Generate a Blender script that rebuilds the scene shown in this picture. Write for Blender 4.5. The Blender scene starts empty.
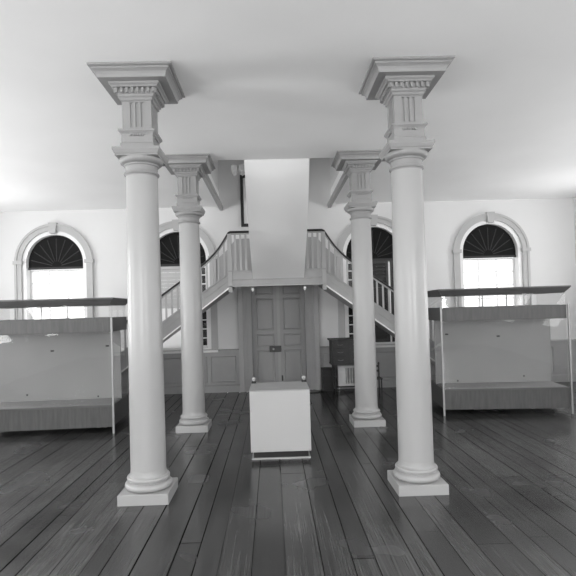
import bpy, bmesh, math, random
from mathutils import Vector, Matrix
from mathutils.geometry import tessellate_polygon
random.seed(7)
S = bpy.context.scene
COL = S.collection
PI = math.pi

# ------------------------------------------------------------ materials
def mat(name, v, rough=.5, noise=0.0, scale=6.0, bump=0.0, metal=0.0, stretch=None, spec=.5, streak=None):
    m = bpy.data.materials.new(name); m.use_nodes = True
    nt = m.node_tree; b = nt.nodes['Principled BSDF']
    b.inputs['Roughness'].default_value = rough
    b.inputs['Metallic'].default_value = metal
    b.inputs['Specular IOR Level'].default_value = spec
    b.inputs['Base Color'].default_value = (v, v, v, 1)
    if noise or bump:
        tc = nt.nodes.new('ShaderNodeTexCoord'); mp = nt.nodes.new('ShaderNodeMapping')
        nt.links.new(tc.outputs['Object'], mp.inputs['Vector'])
        if stretch: mp.inputs['Scale'].default_value = stretch
        nz = nt.nodes.new('ShaderNodeTexNoise'); nz.inputs['Scale'].default_value = scale
        nz.inputs['Detail'].default_value = 5
        nt.links.new(mp.outputs['Vector'], nz.inputs['Vector'])
        if noise:
            r = nt.nodes.new('ShaderNodeMapRange')
            r.inputs['From Min'].default_value = .3; r.inputs['From Max'].default_value = .7
            r.inputs['To Min'].default_value = v*(1-noise); r.inputs['To Max'].default_value = v*(1+noise)
            nt.links.new(nz.outputs['Fac'], r.inputs['Value'])
            nt.links.new(r.outputs['Result'], b.inputs['Base Color'])
        if bump:
            bp = nt.nodes.new('ShaderNodeBump'); bp.inputs['Strength'].default_value = bump
            bp.inputs['Distance'].default_value = .01
            nt.links.new(nz.outputs['Fac'], bp.inputs['Height'])
            nt.links.new(bp.outputs['Normal'], b.inputs['Normal'])
    return m

M = dict(
    plaster=mat('plaster', .72, .8, .012, 1.5, .08),
    ceiling=mat('ceiling_plaster', .90, .8, .02, 1.0, .04),
    column=mat('column_paint', .37, .28, .03, 3, .05, stretch=(1, 1, .3)),
    capital=mat('capital_paint', .28, .45, .03, 6, .05),  # column paint darkened; shade on the capitals is put into the colour
    trim=mat('grey_trim_paint', .37, .5, .04, 5, .04),
    casing=mat('casing_paint', .46, .5, .03, 5, .04),
    door_casing=mat('door_casing_paint', .43, .5, .03, 5, .04),
    white=mat('white_paint', .85, .45),
    door=mat('door_paint', .31, .45, .05, 5, .05, stretch=(1, 1, .2)),
    stair=mat('stair_paint', .35, .5, .04, 5, .04),
    baluster=mat('baluster_paint', .42, .5),
    rail=mat('dark_handrail', .035, .3),
    tread=mat('tread_wood', .10, .4, .2, 8, .1, stretch=(.3, 3, 3)),
    darkwood=mat('dark_wood', .016, .5, .35, 12, .1, stretch=(.4, 3, 3)),
    deskwood=mat('desk_wood', .014, .5, .4, 10, .1, stretch=(.4, 3, 3)),
    casewood=mat('case_wood', .075, .45, .2, 10, .05, stretch=(3, 3, .3)),
    canopy=mat('case_canopy_wood', .085, .45, .2, 10, .05, stretch=(.3, 3, 3)),
    casepanel=mat('case_back_panel', .27, .6, .04, 2),
    shutter_lit=mat('lit_shutter_paint', .55, .5),  # left shutters only: the light falling on them is painted in as paler colour
    backing_dark=mat('dark_backing_paint', .018, .6, spec=.2),  # for the dark boards added behind the stair window glass
    louvre_dark=mat('dark_louvre_paint', .055, .5, spec=.3),
    fan=mat('fan_wood', .010, .7, spec=.15),
    fanrib=mat('fan_rib_paint', .05, .6, spec=.2),
    metal=mat('case_metal', .32, .45, metal=.5),
    iron=mat('iron', .012, .4),
    brass=mat('worn_brass', .35, .35, metal=.8),
    pedestal=mat('pedestal_laminate', .46, .45),
    pedtop=mat('pedestal_top', .34, .45),
    black=mat('black_kick', .01, .6),
    pale=mat('pale_wood', .65, .5, .1, 10),
    cable=mat('cable_rubber', .01, .5),
    paper=mat('paper_card', .7, .7),
    subfloor=mat('subfloor', .006, .9),
)
def glass_mat(name='clear_glass', tint=.97):
    m = bpy.data.materials.new(name); m.use_nodes = True
    nt = m.node_tree; nt.nodes.clear()
    o = nt.nodes.new('ShaderNodeOutputMaterial'); t = nt.nodes.new('ShaderNodeBsdfTransparent')
    t.inputs[0].default_value = (tint, tint, tint, 1)
    g = nt.nodes.new('ShaderNodeBsdfGlossy'); g.inputs['Roughness'].default_value = .03
    f = nt.nodes.new('ShaderNodeFresnel'); f.inputs[0].default_value = 1.45
    x = nt.nodes.new('ShaderNodeMixShader')
    ge = nt.nodes.new('ShaderNodeNewGeometry'); mm = nt.nodes.new('ShaderNodeMath'); mm.operation = 'SUBTRACT'; mm.inputs[0].default_value = 1
    nt.links.new(ge.outputs['Backfacing'], mm.inputs[1]); m2 = nt.nodes.new('ShaderNodeMath'); m2.operation = 'MULTIPLY'
    nt.links.new(f.outputs[0], m2.inputs[0]); nt.links.new(mm.outputs[0], m2.inputs[1])
    nt.links.new(m2.outputs[0], x.inputs[0]); nt.links.new(t.outputs[0], x.inputs[1])
    nt.links.new(g.outputs[0], x.inputs[2]); nt.links.new(x.outputs[0], o.inputs[0])
    return m
M['glass'] = glass_mat()
def floor_mat():
    m = bpy.data.materials.new('old_floor_boards'); m.use_nodes = True
    nt = m.node_tree; b = nt.nodes['Principled BSDF']; L = nt.links.new
    at = nt.nodes.new('ShaderNodeAttribute'); at.attribute_name = 'tone'
    tc = nt.nodes.new('ShaderNodeTexCoord'); mp = nt.nodes.new('ShaderNodeMapping')
    mp.inputs['Scale'].default_value = (34, .5, 1)
    L(tc.outputs['Object'], mp.inputs['Vector'])
    n1 = nt.nodes.new('ShaderNodeTexNoise'); n1.inputs['Scale'].default_value = 2.2; n1.inputs['Detail'].default_value = 3
    L(mp.outputs['Vector'], n1.inputs['Vector'])
    n2 = nt.nodes.new('ShaderNodeTexNoise'); n2.inputs['Scale'].default_value = 1.6; n2.inputs['Detail'].default_value = 2
    L(tc.outputs['Object'], n2.inputs['Vector'])
    def mr(src, a, c):
        r = nt.nodes.new('ShaderNodeMapRange'); r.inputs['From Min'].default_value = .3; r.inputs['From Max'].default_value = .7
        r.inputs['To Min'].default_value = a; r.inputs['To Max'].default_value = c; L(src, r.inputs['Value']); return r.outputs['Result']
    def mul(a, c):
        k = nt.nodes.new('ShaderNodeMath'); k.operation = 'MULTIPLY'; L(a, k.inputs[0])
        if isinstance(c, float): k.inputs[1].default_value = c
        else: L(c, k.inputs[1])
        return k.outputs[0]
    v = mul(mul(mr(n1.outputs['Fac'], .45, 1.6), mr(n2.outputs['Fac'], .75, 1.3)), mul(at.outputs["Fac"], .041))
    L(v, b.inputs['Base Color'])
    L(mr(n2.outputs['Fac'], .19, .29), b.inputs['Roughness'])
    b.inputs['Specular IOR Level'].default_value = .75
    bp = nt.nodes.new('ShaderNodeBump'); bp.inputs['Strength'].default_value = .12; bp.inputs['Distance'].default_value = .002
    L(n1.outputs['Fac'], bp.inputs['Height']); L(bp.outputs['Normal'], b.inputs['Normal'])
    return m
M['floor'] = floor_mat()
def blind_mat():
    m = bpy.data.materials.new('linen_blind'); m.use_nodes = True; nt = m.node_tree; nt.nodes.clear()
    o = nt.nodes.new('ShaderNodeOutputMaterial'); a = nt.nodes.new('ShaderNodeBsdfDiffuse'); t = nt.nodes.new('ShaderNodeBsdfTranslucent')
    a.inputs[0].default_value = (.7, .7, .7, 1); t.inputs[0].default_value = (.9, .9, .9, 1)
    x = nt.nodes.new('ShaderNodeMixShader'); x.inputs[0].default_value = .75
    nt.links.new(a.outputs[0], x.inputs[1]); nt.links.new(t.outputs[0], x.inputs[2]); nt.links.new(x.outputs[0], o.inputs[0]); return m
M['blind'] = blind_mat()

# ------------------------------------------------------------ mesh helpers
class MB:
    def __init__(s): s.v = []; s.f = []
    def quad_prism(s, bot, top):
        n = len(bot); k = len(s.v); s.v += [tuple(p) for p in bot] + [tuple(p) for p in top]
        s.f.append(tuple(k+i for i in reversed(range(n)))); s.f.append(tuple(k+n+i for i in range(n)))
        for i in range(n):
            j = (i+1) % n; s.f.append((k+i, k+j, k+n+j, k+n+i))
    def box(s, x0, x1, y0, y1, z0, z1):
        s.quad_prism([(x0, y0, z0), (x1, y0, z0), (x1, y1, z0), (x0, y1, z0)], [(x0, y0, z1), (x1, y0, z1), (x1, y1, z1), (x0, y1, z1)])
    def prism_y(s, pts, y0, y1):     # pts in (x,z)
        s.quad_prism([(x, y1, z) for x, z in pts], [(x, y0, z) for x, z in pts])
    def prism_x(s, pts, x0, x1):     # pts in (y,z)
        s.quad_prism([(x0, y, z) for y, z in pts], [(x1, y, z) for y, z in pts])
    def prism_z(s, pts, z0, z1):
        s.quad_prism([(x, y, z0) for x, y in pts], [(x, y, z1) for x, y in pts])
    def rings(s, rings, cap=True):
        k0 = len(s.v); n = len(rings[0])
        for r in rings: s.v += [tuple(p) for p in r]
        for a in range(len(rings)-1):
            for i in range(n):
                j = (i+1) % n
                s.f.append((k0+a*n+i, k0+a*n+j, k0+(a+1)*n+j, k0+(a+1)*n+i))
        if cap:
            s.f.append(tuple(k0+i for i in reversed(range(n)))); k = k0+(len(rings)-1)*n
            s.f.append(tuple(k+i for i in range(n)))
    def lathe(s, prof, cx=0, cy=0, n=48):
        s.rings([[(cx+r*math.cos(2*PI*i/n), cy+r*math.sin(2*PI*i/n), z) for i in range(n)] for r, z in prof])
    def sq(s, prof, cx=0, cy=0):
        s.rings([[(cx-w, cy-w, z), (cx+w, cy-w, z), (cx+w, cy+w, z), (cx-w, cy+w, z)] for w, z in prof])
    def tube(s, pts, r, n=10, flat=None):
        rs = []
        for i, p in enumerate(pts):
            p = Vector(p); a = Vector(pts[max(i-1, 0)]); b = Vector(pts[min(i+1, len(pts)-1)])
            t = (b-a).normalized(); u = Vector((0, 0, 1)) if abs(t.z) < .95 else Vector((0, 1, 0))
            x = t.cross(u).normalized(); y = x.cross(t).normalized()
            rs.append([p + x*math.cos(2*PI*k/n)*r + y*math.sin(2*PI*k/n)*(flat or r) for k in range(n)])
        s.rings(rs)
    def build(s, name, m, parent=None, smooth=False, bevel=0, loc=None):
        me = bpy.data.meshes.new(name); me.from_pydata(s.v, [], s.f)
        bm = bmesh.new(); bm.from_mesh(me); bmesh.ops.recalc_face_normals(bm, faces=bm.faces); bm.to_mesh(me); bm.free()
        o = bpy.data.objects.new(name, me); COL.objects.link(o)
        me.materials.append(m)
        if smooth:
            for p in me.polygons: p.use_smooth = True
            try: me.set_sharp_from_angle(angle=math.radians(35))
            except Exception: pass
        if bevel:
            b = o.modifiers.new('bevel', 'BEVEL'); b.width = bevel; b.segments = 2; b.limit_method = 'ANGLE'
        if parent: o.parent = parent
        if loc: o.location = loc
        return o
def empty(name, loc=(0, 0, 0), rz=0):
    o = bpy.data.objects.new(name, None); COL.objects.link(o); o.location = loc; o.rotation_euler = (0, 0, rz)
    o.empty_display_size = .1
    return o
def tag(o, label=None, cat=None, group=None, kind=None):
    if label: o['label'] = label
    if cat: o['category'] = cat
    if group: o['group'] = group
    if kind: o['kind'] = kind
    return o
def struct(o, label=None): return tag(o, label, kind='structure')
def copy_tree(o, parent=None):
    c = o.copy(); COL.objects.link(c)
    if parent: c.parent = parent
    for ch in list(o.children): copy_tree(ch, c)
    return c

# ------------------------------------------------------------ dimensions
H = 1.69          # eye height
Z = 3.86          # ceiling
YB = 10.45         # back wall face
YF = -6.0         # wall behind the camera
XW = 6.3          # side walls
WELL = (-1.17, 1.17, 7.22)
ZU = 6.4

# ------------------------------------------------------------ wall with holes
def wall(name, outer, holes, to3, depth, m):
    """outer/holes: 2D (u,v) loops; to3(u,v,d) gives a 3D point, d = depth into the wall."""
    loops = [outer] + holes
    flat = [p for l in loops for p in l]
    tris = tessellate_polygon([[Vector((u, v, 0)) for u, v in l] for l in loops])
    vs = [to3(u, v, 0) for u, v in flat]; n = len(flat); vs += [to3(u, v, depth) for u, v in flat]
    fs = [tuple(t) for t in tris] + [tuple(n+i for i in reversed(t)) for t in tris]
    k = 0
    for l in loops:
        c = len(l)
        for i in range(c):
            j = (i+1) % c; fs.append((k+i, k+j, n+k+j, n+k+i))
        k += c
    b = MB(); b.v = vs; b.f = fs
    return struct(b.build(name, m))
def arch_loop(cx, hw, z0, zs, n=20):
    return [(cx-hw, z0)] + [(cx+hw, z0)] + [(cx+hw*math.cos(PI*i/n), zs+hw*math.sin(PI*i/n)) for i in range(n+1)]
def rect_loop(x0, x1, z0, z1): return [(x0, z0), (x1, z0), (x1, z1), (x0, z1)]

WIN = [-4.60, -2.06, 2.04, 4.50]; WHW = .655; WSILL = .90; WSP = 2.775
holes = [arch_loop(c, WHW, WSILL, WSP) for c in WIN]
holes.append(rect_loop(-.62, .42, 3.50, 4.42))
DX = .0
holes.append(rect_loop(-.60, .60, 0.0, 2.30))
wall('wall_back', rect_loop(-XW, XW, 0, ZU), holes, lambda u, v, d: (u, YB+d, v), .35, M['plaster'])
side_y = [-4.0, -0.8, 2.6, 5.6, 8.6]
for sx, nm in ((-1, 'left'), (1, 'right')):
    hs = [arch_loop(y, .6, .9, 2.8) for y in side_y]
    wall('wall_'+nm, rect_loop(YF, YB, 0, Z), hs, (lambda sx: lambda u, v, d: (sx*(XW+d), u, v))(sx), .35, M['plaster'])
fx = [-4.2, -2.0, 2.0, 4.2]
wall('wall_front', rect_loop(-XW, XW, 0, Z), [arch_loop(x, .6, .9, 2.8) for x in fx], lambda u, v, d: (u, YF-d, v), .35, M['plaster'])

# ceiling with the stairwell opening
b = MB()
x0, x1, yw = WELL
b.box(-XW, XW, YF, yw, Z, Z+.3)
struct(b.build('ceiling', M['ceiling']))
for x_a, x_b, nm in ((-XW, x0, 'ceiling_left'), (x1, XW, 'ceiling_right')):
    b = MB(); b.box(x_a, x_b, yw, YB, Z, Z+.3); struct(b.build(nm, M['ceiling']))
# upper hall enclosing the stairwell
for nm, bx in (('wall_upper_left', (x0-.1, x0, yw-3.0, YB, Z+.3, ZU)), ('wall_upper_right', (x1, x1+.1, yw-3.0, YB, Z+.3, ZU)), ('wall_upper_front', (x0, x1, yw-3.1, yw-3.0, Z+.3, ZU)), ('ceiling_upper', (x0-.1, x1+.1, yw-3.1, YB, ZU, ZU+.1))):
    b = MB(); b.box(*bx); struct(b.build(nm, M['plaster']))
# moulded beams along both edges of the opening
n = 1
for sx in (-1, 1):
    b = MB(); X = sx*1.13
    prof = [(-.045, 0), (.045, 0), (.045, -.03), (.03, -.045), (.03, -.085), (-.03, -.085), (-.03, -.045), (-.045, -.03)]
    b.prism_y([(X+x, Z+z) for x, z in prof], 7.45, YB)
    struct(b.build('trim_%d' % n, M['trim'])); n += 1
# slim pilaster cap under the ceiling where the upper flight goes through
b = MB()
for dx in (-.06, .06):
    b.rings([[(-.57+dx-w, 7.50-w, z), (-.57+dx+w, 7.50-w, z), (-.57+dx+w, 7.50+w, z), (-.57+dx-w, 7.50+w, z)] for w, z in ((.008, Z-.16), (.026, Z-.12), (.042, Z-.08), (.045, Z))])
struct(b.build('trim_%d' % n, M['column'])); n += 1

# ------------------------------------------------------------ floor boards
def floor():
    vs, fs, tone = [], [], []
    x = -XW
    rnd = random.Random(11)
    while x < XW:
        w = rnd.choice([.13, .16, .18, .2, .22, .25]); xe = min(x+w, XW); g = rnd.choice([.0015, .0025, .004, .006])
        y = YF; first = True
        while y < YB:
            l = rnd.uniform(.6, 4.5) if first else rnd.uniform(2.6, 5.0); first = False
            ye = min(y+l, YB)
            k = len(vs); z = rnd.uniform(-.0015, 0)
            a, c, d, e = x+g, xe-g, y+g, ye-g
            vs += [(a, d, z), (c, d, z), (c, e, z), (a, e, z), (a, d, -.03), (c, d, -.03), (c, e, -.03), (a, e, -.03)]
            t = rnd.uniform(.55, 1.4)
            for q in ((0, 1, 2, 3), (1, 0, 4, 5), (2, 1, 5, 6), (3, 2, 6, 7), (0, 3, 7, 4)):
                fs.append(tuple(k+i for i in q)); tone.append(t)
            y = ye
        x = xe
    k = len(vs)
    vs += [(-XW, YF, -.03), (XW, YF, -.03), (XW, YB, -.03), (-XW, YB, -.03), (-XW, YF, -.1), (XW, YF, -.1), (XW, YB, -.1), (-XW, YB, -.1)]
    for q in ((0, 1, 2, 3), (7, 6, 5, 4), (0, 4, 5, 1), (1, 5, 6, 2), (2, 6, 7, 3), (3, 7, 4, 0)):
        fs.append(tuple(k+i for i in q)); tone.append(.15)
    me = bpy.data.meshes.new('floor'); me.from_pydata(vs, [], fs)
    at = me.attributes.new('tone', 'FLOAT', 'FACE')
    for i, t in enumerate(tone): at.data[i].value = t
    me.materials.append(M['floor'])
    o = bpy.data.objects.new('floor', me); COL.objects.link(o); struct(o)
floor()

# ------------------------------------------------------------ wainscot (lower panelling)
def wainscot(name, xa, xb, panels, ztop=.84):
    r = MB()
    y = YB
    r.box(xa, xb, y-.03, y, 0, ztop)
    o = struct(r.build(name, M['trim']))
    c = MB(); c.prism_x([(y, ztop), (y-.07, ztop), (y-.07, ztop+.025), (y-.05, ztop+.045), (y, ztop+.045)], xa, xb)
    c.build('cap_rail', M['trim'], o)
    c = MB(); c.box(xa, xb, y-.055, y-.0301, 0, .13); c.prism_x([(y-.0301, .13), (y-.055, .13), (y-.035, .16)], xa, xb)
    c.build('skirting', M['trim'], o)
    for pa, pb in panels:
        m = MB(); z0, z1 = .20, ztop-.10
        yo, yi = y-.045, y-.0301
        fr = .02
        # raised moulding frame, one ring
        out = [(pa, z0), (pb, z0), (pb, z1), (pa, z1)]; inn = [(pa+fr, z0+fr), (pb-fr, z0+fr), (pb-fr, z1-fr), (pa+fr, z1-fr)]
        mid = [(pa+fr/2, z0+fr/2), (pb-fr/2, z0+fr/2), (pb-fr/2, z1-fr/2), (pa+fr/2, z1-fr/2)]
        vs = [(u, yi, v) for u, v in out] + [(u, yo, v) for u, v in mid] + [(u, yi, v) for u, v in inn]
        f = []
        for a in (0, 4):
            for i in range(4):
                j = (i+1) % 4; f.append((a+i, a+j, a+4+j, a+4+i))
        m.v = vs; m.f = f
        m.build('panel_moulding', M['trim'], o)
def spans(a, b, k):
    w = (b-a)/k; return [(a+i*w+.06, a+(i+1)*w-.06) for i in range(k)]
wainscot('trim_4', -XW, -.83, spans(-5.8, -2.75, 4)+[(-2.60, -1.50), (-1.42, -.90)])
wainscot('trim_5', .83, XW, [(.90, 1.42), (1.50, 2.60)]+spans(2.75, 5.8, 4))

# stair-side wainscot on the wall behind the landing
b = MB()
for (pts) in ([(-1.28, 2.05), (-.84, 2.36), (.84, 2.36), (1.28, 2.05), (1.28, 2.72), (1.02, 2.95), (.84, 3.17), (-.84, 3.17), (-1.02, 2.95), (-1.28, 2.72)],):
    b.prism_y(pts, YB-.035, YB)
struct(b.build('trim_6', M['trim']))

# ------------------------------------------------------------ arched windows on the back wall
def arc_pts(cx, r, zs, n=28): return [(cx+r*math.cos(PI*i/n), zs+r*math.sin(PI*i/n)) for i in range(n+1)]
def arch_band(b, cx, ri, ro, z0, zs, y0, y1, n=28):
    """a casing: two jambs and a half ring in one strip"""
    inn = [(cx+ri, z0)] + arc_pts(cx, ri, zs, n) + [(cx-ri, z0)]
    out = [(cx+ro, z0)] + arc_pts(cx, ro, zs, n) + [(cx-ro, z0)]
    k = len(b.v); c = len(inn)
    for y in (y0, y1):
        b.v += [(x, y, z) for x, z in inn] + [(x, y, z) for x, z in out]
    for i in range(c-1):
        a0, a1, o0, o1 = k+i, k+i+1, k+c+i, k+c+i+1
        d = 2*c
        b.f += [(a0, a1, o1, o0), (a0+d, o0+d, o1+d, a1+d), (a0, a0+d, a1+d, a1), (o0, o1, o1+d, o0+d)]
    for i in (0, c-1):
        b.f.append((k+i, k+c+i, k+3*c+i, k+2*c+i))
def louvre_panel(x0, x1, z0, z1, m, par, pitch=.075):
    b = MB(); f = .05; y0, y1 = YB+.10, YB+.135
    b.box(x0, x0+f, y0, y1, z0, z1); b.box(x1-f, x1, y0, y1, z0, z1)
    b.box(x0+f, x1-f, y0, y1, z0, z0+f); b.box(x0+f, x1-f, y0, y1, z1-f, z1)
    nl = max(1, round((z1-z0-2*f)/pitch)); pitch = (z1-z0-2*f)/nl; z = z0+f
    for _ in range(nl):
        b.quad_prism([(x0+f, y1, z+pitch*.75), (x1-f, y1, z+pitch*.75), (x1-f, y1, z+pitch), (x0+f, y1, z+pitch)], [(x0+f, y0+.008, z), (x1-f, y0+.008, z), (x1-f, y0+.008, z+.012), (x0+f, y0+.008, z+.012)])
        z += pitch
    return b.build('shutter', m, par)
def sash(x0, x1, z0, z1, nx, nz, par, y=YB+.17):
    b = MB(); f = .035
    b.box(x0, x1, y, y+.04, z0, z0+f); b.box(x0, x1, y, y+.04, z1-f, z1)
    b.box(x0, x0+f, y, y+.04, z0+f, z1-f); b.box(x1-f, x1, y, y+.04, z0+f, z1-f)
    for i in range(1, nx):
        x = x0+(x1-x0)*i/nx; b.box(x-.011, x+.011, y+.005, y+.035, z0+f, z1-f)
    for i in range(1, nz):
        z = z0+(z1-z0)*i/nz; b.box(x0+f, x1-f, y+.006, y+.034, z-.011, z+.011)
    s = b.build('sash', M['white'], par)
    g = MB(); g.box(x0+.01, x1-.01, y+.018, y+.022, z0+.01, z1-.01); g.build('glass_pane', M['glass'], s)
    return s
def back_window(idx, cx, kind):
    b = MB(); arch_band(b, cx, .665, .785, WSILL-.02, WSP, YB-.045, YB)
    o = struct(b.build('window_%d' % idx, M['casing'], smooth=True))
    b = MB(); arch_band(b, cx, .755, .80, WSILL-.02, WSP, YB-.065, YB-.0455); b.build('casing_moulding', M['casing'], o, smooth=True)
    b = MB(); b.prism_y([(cx-.06, WSP+.60), (cx+.06, WSP+.60), (cx+.085, WSP+.82), (cx-.085, WSP+.82)], YB-.09, YB-.0005); b.build('keystone', M['casing'], o)
    for s in (-1, 1):
        b = MB(); xm = cx+s*.73; b.box(xm-.09, xm+.09, YB-.085, YB-.0005, WSP-.02, WSP+.05); b.build('impost', M['casing'], o)
    b = MB(); arch_band(b, cx, .585, .654, WSILL+.005, WSP, YB+.002, YB+.20); b.build('reveal', M['white'], o, smooth=True)
    b = MB(); b.box(cx-.80, cx+.80, YB-.11, YB-.001, WSILL-.065, WSILL-.02); b.box(cx-.64, cx+.64, YB-.001, YB+.2, WSILL+.001, WSILL+.03); b.build('sill', M['white'], o)
    # fan tympanum
    b = MB(); r = .585; n = 24
    zt = WSP-.10
    pts = [(cx-r, zt), (cx+r, zt)] + arc_pts(cx, r, WSP, n)
    b.prism_y(pts, YB+.11, YB+.15); t = b.build('fan_tympanum', M['fan'], o)
    for i in range(9):
        a = PI*(i+.5)/9
        b = MB()
        p0 = Vector((cx+.10*math.cos(a), YB+.105, WSP-.06+.10*math.sin(a))); p1 = Vector((cx+.54*math.cos(a), YB+.105, WSP-.02+.54*math.sin(a)))
        b.tube([p0, p1], .010, 6); b.build('fan_rib', M['fanrib'], t)
    b = MB(); b.box(cx-r, cx+r, YB+.09, YB+.10, zt-.03, zt+.02); b.build('transom', M['fanrib'], o)
    top = zt-.03
    if kind == 'side':
        sash(cx-.58, cx+.58, WSILL+.03, top, 3, 6, o)
        return o
    if kind == 'left':
        louvre_panel(cx-.58, cx+.40, WSILL+.862, top, M['shutter_lit'], o)
        b = MB(); b.box(cx-.58, cx+.40, YB+.11, YB+.118, WSILL+.03, WSILL+.86); b.build('blind', M['blind'], o)
    else:
        louvre_panel(cx-.36, cx+.31, WSILL+.03, top, M['louvre_dark'], o)
        louvre_panel(cx+.35, cx+.58, WSILL+.03, top, M['louvre_dark'], o)
        b = MB(); b.box(cx+.311, cx+.349, YB+.10, YB+.13, WSILL+.03, top-.03); b.build('light_slit', M['white'], o)  # white strip painted in for the bright slit of daylight between the shutters
    sash(cx-.58, cx+.58, WSILL+.03, top, 7, 9, o)
    # dark board added behind the glass to shut out daylight (on the left window only behind the bare strip)
    b = MB(); b.box(cx-.645 if kind == 'right' else cx+.37, cx+.645, YB+.27, YB+.30, WSILL+.01, WSP); b.build('dark_backing', M['backing_dark'], o)
    return o
for i, (c, k) in enumerate(zip(WIN, ('side', 'left', 'right', 'side'))): back_window(i+1, c, k)

# upper stair window
def ring_frame(x0, x1, z0, z1, f, y0, y1):
    b = MB(); o = [(x0, z0), (x1, z0), (x1, z1), (x0, z1)]; i_ = [(x0+f, z0+f), (x1-f, z0+f), (x1-f, z1-f), (x0+f, z1-f)]
    for y in (y0, y1): b.v += [(x, y, z) for x, z in o] + [(x, y, z) for x, z in i_]
    for i in range(4):
        j = (i+1) % 4
        b.f += [(i, j, 4+j, 4+i), (8+i, 12+i, 12+j, 8+j), (i, 8+i, 8+j, j), (4+i, 4+j, 12+j, 12+i)]
    return b
o = struct(ring_frame(-.72, .52, 3.42, 4.50, .06, YB-.05, YB-.001).build('window_5', M['iron']))
b = ring_frame(-.6595, .4595, 3.4805, 4.4395, .12, YB-.03, YB+.05); b.build('window_frame', M['white'], o)
sash(-.53, .33, 3.61, 4.31, 3, 3, o, YB+.1)

# windows in the other walls (behind and beside the viewer)
idx = 6
def plain_window(idx, to3, c):
    o = None
    b = MB(); hw = .599; fr = .07
    inn = [(c+hw-fr, .9)] + arc_pts(c, hw-fr, 2.8, 16) + [(c-hw+fr, .9)]
    out = [(c+hw, .9)] + arc_pts(c, hw, 2.8, 16) + [(c-hw, .9)]
    n_ = len(inn)
    for d in (.02, .10):
        b.v += [to3(u, v, d) for u, v in inn] + [to3(u, v, d) for u, v in out]
    for i in range(n_-1):
        a0, a1, o0, o1, d = i, i+1, n_+i, n_+i+1, 2*n_
        b.f += [(a0, a1, o1, o0), (a0+d, o0+d, o1+d, a1+d), (a0, a0+d, a1+d, a1), (o0, o1, o1+d, o0+d)]
    b.f += [(0, n_, 3*n_, 2*n_), (n_-1, 3*n_-1+n_-n_, 4*n_-1, 3*n_-1)] if False else []
    o = struct(b.build('window_%d' % idx, M['white']))
    return o
for sx in (-1, 1):
    for y in side_y:
        plain_window(idx, (lambda sx: lambda u, v, d: (sx*(XW+d), u, v))(sx), y); idx += 1
for x in fx:
    plain_window(idx, lambda u, v, d: (u, YF-d, v), x); idx += 1

# ------------------------------------------------------------ double door under the landing
def door():
    dep = YB+.06
    b = ring_frame(-.86, .86, -.2, 2.36, .0, 0, 0)
    c = MB()   # casing as an upside-down U
    for s in (-1, 1):
        xs = sorted((s*.60, s*.83)); c.box(xs[0], xs[1], YB-.035, YB, 0, 2.30)
        xs = sorted((s*.557, s*.5995)); c.box(xs[0], xs[1], YB-.05, YB+.11, 0, 2.30)
    c.box(-.83, .83, YB-.05, YB, 2.3, 2.34)
    o = struct(c.build('trim_7', M['door_casing']))
    for s in (-1, 1):
        for a, w, d in ((.565, .03, .075), (.655, .018, .07), (.735, .10, .095)):
            xs = sorted((s*a, s*(a+w))); m = MB(); m.box(xs[0], xs[1], YB-d, YB-(.0351 if a > .6 else .0501), 0, 2.3); m.build('casing_bead', M['door_casing'], o)
    for k, (xa, xb) in enumerate(((-.555, -.012), (.012, .555))):
        d = MB(); d.box(xa, xb, dep, dep+.05, .012, 2.28); leaf = struct(d.build('door_%d' % (k+1), M['door']))
        st = .085
        cols = (xa+st, xb-st)
        for z0, z1 in ((.17, .83), (.90, 1.17), (1.25, 1.92), (1.99, 2.2)):
            # sunk border + raised field
            fr = .022
            out = [(cols[0], z0), (cols[1], z0), (cols[1], z1), (cols[0], z1)]
            def ins(t): return [(cols[0]+t, z0+t), (cols[1]-t, z0+t), (cols[1]-t, z1-t), (cols[0]+t, z1-t)]
            loops = [(0, .0005), (.008, .014), (.022, .012), (.034, .002), (.05, .006)]
            m = MB()
            for t, yo in loops: m.v += [(u, dep-yo, v) for u, v in ins(t)]
            for a in range(len(loops)-1):
                for i in range(4):
                    j = (i+1) % 4; m.f.append((4*a+i, 4*a+j, 4*a+4+j, 4*a+4+i))
            a = 4*(len(loops)-1); m.f.append((a, a+1, a+2, a+3))
            m.build('door_panel', M['door'], leaf)
    leaf = bpy.data.objects['door_1']
    a = MB(); a.box(-.028, .028, dep-.03, dep-.0005, .02, 2.28); a.build('astragal', M['trim'], bpy.data.objects['door_2'])
    l = MB(); l.box(-.20, .04, dep-.09, dep-.031, .80, .925); lk = l.build('lock_box', M['iron'], leaf, bevel=.005)
    k = MB(); k.rings([[(-.12+.022*math.cos(t*PI/6)*q, dep-.09-d, .862+.022*math.sin(t*PI/6)*q) for t in range(12)] for q, d in ((.5, 0), (.5, .015), (1, .022), (.9, .036), (.3, .042))]); k.build('knob', M['brass'], lk, smooth=True)
    l = MB(); l.box(.035, .065, dep-.03, dep-.0005, .19, .30); l.build('bolt', M['iron'], bpy.data.objects['door_2'])
door()

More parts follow.
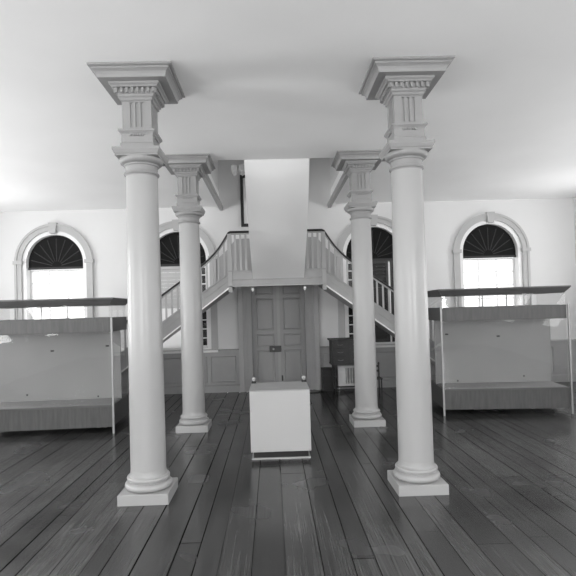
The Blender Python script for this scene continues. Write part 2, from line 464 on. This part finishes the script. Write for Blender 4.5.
# ------------------------------------------------------------ columns
def make_column():
    r = empty('column')
    b = MB(); b.sq([(.223, 0), (.223, .088), (.218, .093)]); b.build('plinth', M['column'], r)
    prof = [(.178, .0935)]
    for i in range(9): a = -PI/2+PI*i/8; prof.append((.180+.032*math.cos(a), .126+.032*math.sin(a)))
    prof += [(.176, .1585), (.172, .163), (.172, .170)]
    for i in range(7): a = -PI/2+PI*i/6; prof.append((.174+.019*math.cos(a), .190+.019*math.sin(a)))
    prof += [(.171, .2095), (.171, .216), (.166, .220), (.162, .235), (.1595, .26)]
    b = MB(); b.lathe(prof, n=64); b.build('base', M['column'], r, smooth=True)
    zt = 2.945; prof = []
    for i in range(25):
        t = i/24; z = .2605+(zt-.2605)*t
        rr = .159-(.159-.143)*(max(0, (t-.08))/.92)**1.5
        prof.append((rr, z))
    b = MB(); b.lathe(prof, n=64); b.build('shaft', M['column'], r, smooth=True)
    prof = [(.1435, 2.9455), (.145, 2.955)]
    for i in range(7): a = -PI/2+PI*i/6; prof.append((.148+.013*math.cos(a), 2.969+.013*math.sin(a)))
    prof += [(.145, 2.983), (.144, 3.00), (.146, 3.035), (.156, 3.04), (.156, 3.052), (.166, 3.056)]
    for i in range(1, 8): a = -PI/2+PI*.5*i/7; prof.append((.166+.032*math.cos(a), 3.095+.037*math.sin(a)))
    prof += [(.198, 3.104)]
    b = MB(); b.lathe(prof, n=64); b.build('necking', M['capital'], r, smooth=True)
    b = MB(); b.sq([(.190, 3.1045), (.190, 3.118), (.196, 3.125), (.206, 3.15), (.209, 3.155), (.209, 3.178), (.16, 3.182)]); b.build('abacus', M['capital'], r)
    b = MB(); b.sq([(.148, 3.1825), (.148, 3.225), (.142, 3.235), (.140, 3.30), (.146, 3.315), (.158, 3.33), (.164, 3.335), (.164, 3.352), (.135, 3.358)]); b.build('impost_block', M['capital'], r)
    # frieze with three grooves on each face
    w = .131; g = .014; side = []
    side.append((-w, -w))
    for c in (-.048, 0, .048):
        side += [(c-.012, -w), (c-.010, -w+g), (c+.010, -w+g), (c+.012, -w)]
    pts = []
    for k in range(4):
        ca, sa = math.cos(k*PI/2), math.sin(k*PI/2)
        pts += [(x*ca-y*sa, x*sa+y*ca) for x, y in side]
    b = MB()
    b.rings([[(x, y, z) for x, y in pts] for z in (3.375, 3.60)], cap=True)
    b.sq([(w, 3.3585), (w, 3.3745)]); b.sq([(w, 3.6005), (w, 3.612)])
    fr = b.build('frieze', M['capital'], r)
    b = MB(); b.box(-.075, .075, -.1785, -.1645, 3.318, 3.334); 
    # small row of drops under the grooves
    b.v = []; b.f = []
    for k in range(4):
        ca, sa = math.cos(k*PI/2), math.sin(k*PI/2)
        for j in range(6):
            x = -.055+.022*j
            q = [(x-.007, -.156), (x+.007, -.156), (x+.007, -.140), (x-.007, -.140)]
            q = [(px*ca-py*sa, px*sa+py*ca) for px, py in q]
            b.prism_z(q, 3.292, 3.312)
    b.build('drops', M['capital'], r)
    b = MB(); b.sq([(.134, 3.6125), (.146, 3.622), (.146, 3.640), (.160, 3.650), (.160, 3.668), (.168, 3.672), (.168, 3.716), (.172, 3.717)]); b.build('cornice', M['capital'], r)
    # dentils: one band per face
    b = MB()
    for k in range(4):
        ca, sa = math.cos(k*PI/2), math.sin(k*PI/2)
        nD = 8
        for j in range(nD):
            x = -.165+.33*j/(nD-1)
            q = [(x-.011, -.190), (x+.011, -.190), (x+.011, -.1675), (x-.011, -.1675)]
            q = [(px*ca-py*sa, px*sa+py*ca) for px, py in q]
            b.prism_z(q, 3.674, 3.7155)
    b.build('dentil_band', M['capital'], r)
    b = MB(); b.sq([(.185, 3.7175), (.200, 3.719), (.206, 3.731), (.222, 3.742), (.224, 3.757), (.17, 3.7575)]); b.build('crown_moulding', M['capital'], r)
    b = MB(); b.sq([(.298, 3.758), (.300, 3.768), (.303, 3.785), (.312, 3.803), (.330, 3.818), (.337, 3.820), (.337, 3.838), (.352, 3.840), (.362, 3.846), (.362, Z-.0005)]); b.build('ceiling_block', M['capital'], r)
    return r
DF, DB = 4.674, 7.259
cols = [((-1.184, DF), 'thick white round column at front left with splayed moulded capital'),
        ((1.295, DF), 'thick white round column at front right, nearest the right display case'),
        ((-1.172, DB), 'white round column further back on the left, standing before the left stair flight'),
        ((1.318, DB), 'white round column further back on the right, standing beside the dark desk')]
proto = make_column()
for i, ((x, y), lab) in enumerate(cols):
    c = proto if i == 0 else copy_tree(proto)
    c.location = (x, y, 0)
    tag(c, lab, 'column', 'four ceiling columns')

# ------------------------------------------------------------ staircase
def staircase():
    r = empty('staircase', (0, YB, 0))
    r.location = (0, 0, 0)
    Y0 = 8.95; ZL = 2.37; SL = .70; XE = .84
    P = lambda b, nm, m, **k: b.build(nm, m, r, **k)
    # landing
    b = MB(); b.box(-XE, XE, Y0+.03, YB-.04, ZL-.13, ZL-.03); P(b, 'landing', M['stair'])
    b = MB(); b.box(-XE-.03, XE+.03, Y0-.02, Y0+.03, ZL-.25, ZL-.0); fs = P(b, 'landing_fascia', M['stair'])
    b = MB(); b.box(-XE-.03, XE+.03, Y0-.04, Y0+.04, ZL+.0005, ZL+.025); b.build('fascia_cap', M['stair'], fs)
    b = MB(); b.prism_x([(Y0-.0205, ZL-.25), (Y0-.035, ZL-.25), (Y0-.035, ZL-.265), (Y0-.0205, ZL-.25)], -XE-.03, XE+.03); b.build('fascia_bead', M['baluster'], fs)
    b = MB(); b.prism_x([(Y0-.0205, ZL-.15), (Y0-.03, ZL-.145), (Y0-.03, ZL-.135), (Y0-.0205, ZL-.13)], -XE-.03, XE+.03); b.build('fascia_bead', M['stair'], fs)
    for s in (-1, 1):
        zt = lambda x: ZL - SL*(abs(x)-XE)          # string top line
        XL = XE + (ZL-.30)/SL                        # where the string foot meets the floor
        X1 = XE+.03
        xx = [X1, XE+(ZL-.05)/SL]
        # closed outer string
        b = MB()
        b.prism_y([(s*X1, zt(X1)), (s*(XE+(ZL-.02)/SL), .02), (s*(XE+(ZL-.38)/SL), .005), (s*X1, zt(X1)-.275)], Y0-.02, Y0+.03)
        st = P(b, 'outer_string', M['stair'])
        for off, m_, pr, q in ((.005, 'stair', .045, 0), (-.14, 'stair', .033, .03), (-.355, 'white', .045, .10)):
            b = MB(); t = .028 if off != -.355 else .03
            xe = XE+(ZL-.05+off-t)/SL
            b.prism_y([(s*X1, zt(X1)+off+q), (s*xe, zt(xe)+off), (s*xe, zt(xe)+off-t), (s*X1, zt(X1)+off-t+q)], Y0-pr, Y0-.0205)
            b.build('string_moulding', M[m_], st)
        # steps
        n = 12; rise = ZL/n; run = rise/SL
        b = MB(); pr_ = [(s*(XE+.03), ZL-.002)]
        for i in range(n-1):
            xa = XE+.03+i*run; za = ZL-.002-(i+1)*rise
            if za < .05: break
            pr_ += [(s*xa, za), (s*(xa+run), za)]
        xl_ = XE+.03+i*run
        pr_ = pr_[1:] + [(s*xl_, .002), (s*(XE+(ZL-.26)/SL), .002), (s*(XE+.03), ZL-.245)]
        b.prism_y(pr_, Y0+.031, YB-.06); P(b, 'flight', M['stair'])
        # newel
        b = MB(); b.box(s*XE-.035, s*XE+.035, Y0-.035, Y0+.035, ZL-.36, 3.05); P(b, 'newel_post', M['baluster'])
        b = MB(); xb = XE+(ZL-.12)/SL; b.box(s*xb-.045, s*xb+.045, Y0-.045, Y0+.045, 0, 1.0); P(b, 'newel_post', M['baluster'])
        # handrail: level, goose-neck, slope
        hp = [(s*.45, Y0, 3.085), (s*(XE-.02), Y0, 3.085)]
        def rz(x):                                   # rail height above at |x|
            lin = ZL - SL*(x-XE)+.47
            d = x-XE
            return lin + .245*math.exp(-(d/.20)**1.3) if d > 0 else 3.085
        k = 0
        xs = [XE+.01+.03*i for i in range(22)]
        while xs[-1] < XE+(ZL-.12)/SL: xs.append(xs[-1]+.2)
        hp += [(s*x, Y0, rz(x)) for x in xs]
        b = MB(); b.tube(hp, .032, 10, .02); P(b, 'handrail', M['rail'], smooth=True)
        b = MB(); b.tube([(x, y, z-.035) for x, y, z in hp], .022, 8, .014); P(b, 'under_rail', M['baluster'], smooth=True)
        # balusters
        x = XE+.10
        while x < XE+(ZL-.25)/SL:
            b = MB(); b.box(s*x-.015, s*x+.015, Y0-.012, Y0+.012, zt(x)+.0055, rz(x)-.045); P(b, 'baluster', M['baluster'])
            x += .105
        x = XE-.10
        while x > .46:
            b = MB(); b.box(s*x-.018, s*x+.018, Y0-.012, Y0+.012, ZL+.0255, 3.045); P(b, 'baluster', M['baluster'])
            x -= .095
    # upper flight, rising towards the viewer; smooth plaster underside
    xc = .02; hw = .475; prof = []
    A = (Y0-.025, 2.235); B = (7.225, Z+.01)
    n = 9; y = Y0; z = ZL+.0
    up = (4.17-ZL)/n; go = (Y0-6.9)/n
    top = [(Y0-.025, ZL)]
    for i in range(n):
        top += [(Y0-.025-i*go, ZL+(i+1)*up), (Y0-.025-(i+1)*go, ZL+(i+1)*up)]
    prof = [A, (8.62, 2.47), (8.25, 2.74), (8.02, 2.92), (7.84, 3.08), (7.70, 3.23), (7.58, 3.38), (7.42, 3.59), B, (7.225, 4.17)] + [p for p in reversed(top) if p[0] > 7.24]
    b = MB(); tp = lambda y: .475-.018*(y-7.2)/1.7
    b.quad_prism([(xc-tp(y), y, z) for y, z in prof], [(xc+tp(y), y, z) for y, z in prof]); P(b, 'upper_flight', M['plaster'], smooth=True)
    for s in (-1, 1):
        xa = xc+s*hw
        b = MB(); b.lathe([(.006, 2.01), (.022, 2.03), (.03, 2.055), (.018, 2.07), (.03, 2.08)], xc+s*.465, Y0-.0, 16); P(b, 'newel_drop', M['white'], smooth=True)
    tag(r, 'grey painted double staircase with dark handrails meeting at a landing over the door', 'staircase')
staircase()

# ------------------------------------------------------------ pedestal
def pedestal():
    r = empty('pedestal', (-.015, 5.98, 0))
    hw, hd = .34, .31
    b = MB(); b.box(-hw, hw, -hd, hd, .085, .765); b.build('body', M['pedestal'], r, bevel=.004)
    b = MB(); b.box(-hw, hw, -hd, hd, .7655, .778); b.build('top', M['pedtop'], r)
    b = MB(); b.box(-hw+.03, hw-.03, -hd+.03, hd-.03, .016, .0845); b.build('recessed_kick', M['black'], r)
    b = MB(); b.box(-hw+.01, hw-.01, -hd+.01, hd-.01, 0, .0155); b.build('base_plate', M['pedestal'], r)
    tag(r, 'white square museum pedestal on the floor in front of the double door', 'pedestal')
    for s, w in ((-1, 'left'), (1, 'right')):
        k = empty('clamp', (-.015+s*.31, 6.24, .778))
        b = MB(); b.box(-.028, .028, -.02, .02, 0, .022); b.build('foot', M['iron'], k)
        b = MB(); b.lathe([(.006, .0225), (.012, .03), (.022, .045), (.024, .06), (.012, .074), (.003, .076)], 0, 0, 16); b.build('knob', M['pedestal'], k, smooth=True)
        tag(k, 'small white knob clamp on the %s rear corner of the white pedestal' % w, 'clamp', 'pedestal clamps')
pedestal()
b = MB()
pts = []
for i in range(30):
    t = i/29
    pts.append((.38+.50*t+.02*math.sin(t*9), 9.78+.28*math.sin(t*2.2)+.08*math.sin(t*8), .009))
b.tube(pts, .009, 8)
tag(b.build('cable', M['cable'], smooth=True), 'thin black cable lying on the floor beside the dark box', 'cable')

# ------------------------------------------------------------ display cases
def display_case(name_label, loc, rz, mirror):
    r = empty('display_case', loc, rz)
    W, D = 1.9, 1.05
    x0, x1 = (-W, 0) if mirror else (0, W)
    bx = lambda m, nm, *a, **k: (lambda q: (q.box(*a), q.build(nm, m, r, **k))[1])(MB())
    e = .035
    bx(M['casewood'], 'base', x0+e, x1-e, e, D-e, .085, .37)
    q = MB(); q.box(x0+e-.012, x1-e+.012, e-.012, D-e+.012, .3705, .395); q.build('base_ledge', M['canopy'], r)
    q = MB(); q.box(x0+e, x1-e, D*.55, D*.55+.025, .3955, 1.429); q.build('back_panel', M['casepanel'], r)
    q = MB(); q.box(x0+e+.02, x1-e-.02, e+.03, D*.55-.001, .3955, .405); q.build('display_deck', M['casepanel'], r)
    # four glass sheets
    bx(M['glass'], 'glass_pane', x0+e+.001, x1-e-.001, e+.008, e+.014, .3955, 1.4295)
    for xs in (x0+e+.004, x1-e-.010):
        bx(M['glass'], 'glass_pane', xs, xs+.006, e+.015, D-.082, .3955, 1.4295)
    # wood band
    for nm, a in (('valance', (x0+e, x1-e, e, e+.02)), ('valance', (x0+e, x1-e, D-e-.02, D-e)), ('valance', (x0+e, x0+e+.02, e+.0205, D-e-.0205)), ('valance', (x1-e-.02, x1-e, e+.0205, D-e-.0205))):
        bx(M['casewood'], nm, *a, 1.43, 1.635)
    bx(M['casepanel'], 'valance_top', x0+e+.021, x1-e-.021, e+.021, D-e-.021, 1.60, 1.615)
    # clear light box above
    bx(M['glass'], 'glass_pane', x0+e+.01, x1-e-.01, e+.008, e+.014, 1.6355, 1.8145)
    for xs in (x0+e+.012, x1-e-.018):
        bx(M['glass'], 'glass_pane', xs, xs+.006, e+.015, D-e-.015, 1.6355, 1.8145)
    # canopy, spreading upwards
    q = MB(); q.rings([[(x0+t, t, z), (x1-t, t, z), (x1-t, D-t, z), (x0+t, D-t, z)] for t, z in ((.05, 1.815), (-.02, 1.90), (-.02, 1.92))]); q.build('canopy', M['canopy'], r)
    for px in (x0+.012, x1-.012):
        for py in (.012, D-.012):
            q = MB(); q.box(px-.013, px+.013, py-.013, py+.013, 0, 1.64); q.build('corner_post', M['metal'], r)
    for f in (.22, .42, .62, .82):
        px = x0+(x1-x0)*(1-f if mirror else f)
        q = MB(); q.box(px-.008, px+.008, D*.5-.008, D*.5+.008, 1.6155, 1.8145); q.build('support_rod', M['metal'], r)
    # small cards inside on the back panel
    for f, z, w in ((.12, 1.20, .05), (.08, .52, .02), (.2, .44, .02), (.55, 1.15, .05), (.75, .5, .02)):
        px = x0+(x1-x0)*(1-f if mirror else f)
        q = MB(); q.box(px-w/2, px+w/2, D*.55-.008, D*.55-.0005, z-.012, z+.012)
        c = q.build('label_card', M['iron'], r)
    tag(r, name_label, 'display case', 'glazed display cases')
    return r
display_case('tall glazed display case with dark flared canopy, behind the front left column', (-2.36, 7.15, 0), math.radians(3), True)
display_case('tall glazed display case with dark flared canopy, behind the front right column', (2.465, 7.585, 0), math.radians(-5), False)

# ------------------------------------------------------------ desk and its neighbours
def turned_leg(h):
    p = [(.018, 0), (.024, .02), (.024, .05), (.014, .06), (.020, h*.3), (.027, h*.5), (.016, h*.62), (.026, h*.68), (.026, h)]
    return p
def desk():
    r = empty('desk', (1.0, 9.62, 0))
    W, D = .62, .46
    q = MB(); q.box(0, W, 0, D, .60, 1.045); q.build('cabinet', M['deskwood'], r, bevel=.004)
    q = MB(); q.box(-.035, W+.02, -.03, D+.01, 1.0455, 1.075); q.build('top', M['darkwood'], r, bevel=.004)
    q = MB(); q.box(-.01, W+.01, -.012, D, .575, .5995); q.build('lower_moulding', M['darkwood'], r)
    for z0, z1 in ((.625, .74), (.76, .90), (.92, 1.03)):
        for xa, xb in ((.03, .29), (.33, .59)):
            q = MB(); q.box(xa, xb, -.016, -.0005, z0, z1); d = q.build('drawer', M['deskwood'], r, bevel=.003)
            h = MB(); xm = (xa+xb)/2; zm = (z0+z1)/2
            h.tube([(xm-.05, -.017, zm), (xm-.045, -.035, zm-.006), (xm, -.04, zm-.012), (xm+.045, -.035, zm-.006), (xm+.05, -.017, zm)], .005, 6); h.build('handle', M['brass'], d, smooth=True)
    for x in (.06, W-.04):
        for y in (.04, D-.04):
            q = MB(); q.lathe(turned_leg(.5745), x, y, 16); q.build('leg', M['darkwood'], r, smooth=True)
    for y in (.04, D-.04):
        q = MB(); q.box(.09, W-.07, y-.012, y+.012, .085, .11); q.build('stretcher', M['darkwood'], r)
    tag(r, 'dark wooden drawer desk on turned legs against the right back wall', 'desk')
desk()
def box():
    r = empty('wooden_box', (.975, 10.27, 0))
    q = MB(); q.box(-.145, .0, -.12, .12, .02, .43) if False else q.box(-.115, .085, -.12, .12, 0, .435); q.build('body', M['darkwood'], r)
    q = MB(); q.box(-.125, .095, -.13, .13, .4355, .455); q.build('lid', M['darkwood'], r)
    tag(r, 'small dark wooden box on the floor left of the desk, beside the door casing', 'box')
box()
def bench():
    r = empty('spindle_bench', (1.48, 10.2, 0))
    r.location = (1.48, 10.16, 0)
    W = .31
    q = MB(); q.box(-W, W, -.03, .0, .46, .50); q.build('top_rail', M['pale'], r)
    q = MB(); q.box(-W, W, -.03, .0, .10, .14); q.build('bottom_rail', M['pale'], r)
    q = MB(); q.box(-W, -.16, -.026, -.004, .1405, .4595); q.build('solid_panel', M['pale'], r)
    for x in (-W+.0, W-.03):
        q = MB(); q.box(x, x+.03, -.035, .005, 0, .0995); q.build('leg', M['pale'], r)
    for i in range(8):
        x = -.125+.055*i
        q = MB(); q.lathe([(.007, .1405), (.012, .22), (.007, .3), (.012, .38), (.007, .4595)], x, -.015, 10); q.build('spindle', M['pale'], r, smooth=True)
    tag(r, 'low pale spindled rack standing against the wall under the desk', 'rack')
bench()
def stool():
    r = empty('wooden_chair', (1.79, 9.60, 0))
    for x in (-.12, .12):
        q = MB(); q.lathe([(.012, 0), (.015, .1), (.012, .34), (.014, .36), (.011, .55), (.018, .575), (.014, .60), (.004, .61)], x, .12, 12); q.build('back_post', M['darkwood'], r, smooth=True)
        q = MB(); q.lathe([(.010, 0), (.013, .1), (.012, .30)], x, -.10, 12); q.build('leg', M['darkwood'], r, smooth=True)
    q = MB(); q.box(-.14, .14, -.12, .105, .3005, .325); q.build('seat', M['darkwood'], r, bevel=.004)
    for z in (.42, .51):
        q = MB(); q.box(-.108, .108, .113, .127, z, z+.04); q.build('back_slat', M['darkwood'], r)
    tag(r, 'low dark wooden chair mostly hidden behind the back right column', 'chair')

stool()

# ------------------------------------------------------------ light
def area(name, loc, rot, sx, sy, power, spread=PI):
    l = bpy.data.lights.new(name, 'AREA'); l.shape = 'RECTANGLE'; l.size = sx; l.size_y = sy; l.energy = power; l.spread = spread
    o = bpy.data.objects.new(name, l); COL.objects.link(o); o.location = loc; o.rotation_euler = rot
    return o
for i, y in enumerate(side_y):
    area('daylight_left', (-XW-.05, y, 2.0), (0, -PI/2-.6, 0), 2.2, 1.0, (100, 110, 115, 120, 60)[i])
    area('daylight_right', (XW+.05, y, 2.0), (0, PI/2+.6, 0), 2.2, 1.0, (50, 45, 45, 55, 40)[i])
for x in fx:
    area('daylight_front', (x, YF-.05, 2.0), (PI/2+.9, 0, 0), 1.0, 2.2, 235)
area('fill_upper_hall', (0, 5.2, 5.9), (0, 0, 0), 1.6, 1.2, 18)  # fill lamp added inside the closed upper hall; no window stands here

w = bpy.data.worlds.new('daylight'); S.world = w; w.use_nodes = True
bg = w.node_tree.nodes['Background']; bg.inputs[0].default_value = (1, 1, 1, 1); bg.inputs[1].default_value = 2.2

# the room and its furniture sit a little to the right of the camera's axis
for o in list(S.objects):
    if o.parent or o.name.startswith('column'): continue
    if o.name.startswith(('pedestal', 'clamp')): o.location.x += .067
    elif o.name.startswith('display_case'): o.location.x += .082
    elif o.name.startswith('staircase'): o.location.x += .10
    else: o.location.x += .115

# ------------------------------------------------------------ camera
cd = bpy.data.cameras.new('camera'); cam = bpy.data.objects.new('camera', cd); COL.objects.link(cam)
cam.location = (0, 0, H)
cd.sensor_width = 36; cd.lens = 36*501.5/576
cd.shift_x = (288-281.8)/576; cd.shift_y = (299.4-288)/576
ROLL, YAW, PITCH = map(math.radians, (1.61, 1.076, 1.077))
cam.rotation_mode = 'QUATERNION'
cam.rotation_quaternion = (Matrix.Rotation(-YAW, 4, 'Z') @ Matrix.Rotation(PI/2+PITCH, 4, 'X') @ Matrix.Rotation(-ROLL, 4, 'Z')).to_quaternion()
cd.clip_start = .05
S.camera = cam
S.view_settings.view_transform = 'Standard'; S.view_settings.look = 'None'
S.view_settings.gamma = 1; S.view_settings.exposure = -0.22
S.view_settings.use_curve_mapping = False
S.cycles.use_denoising = True
S.cycles.max_bounces = 10; S.cycles.diffuse_bounces = 8
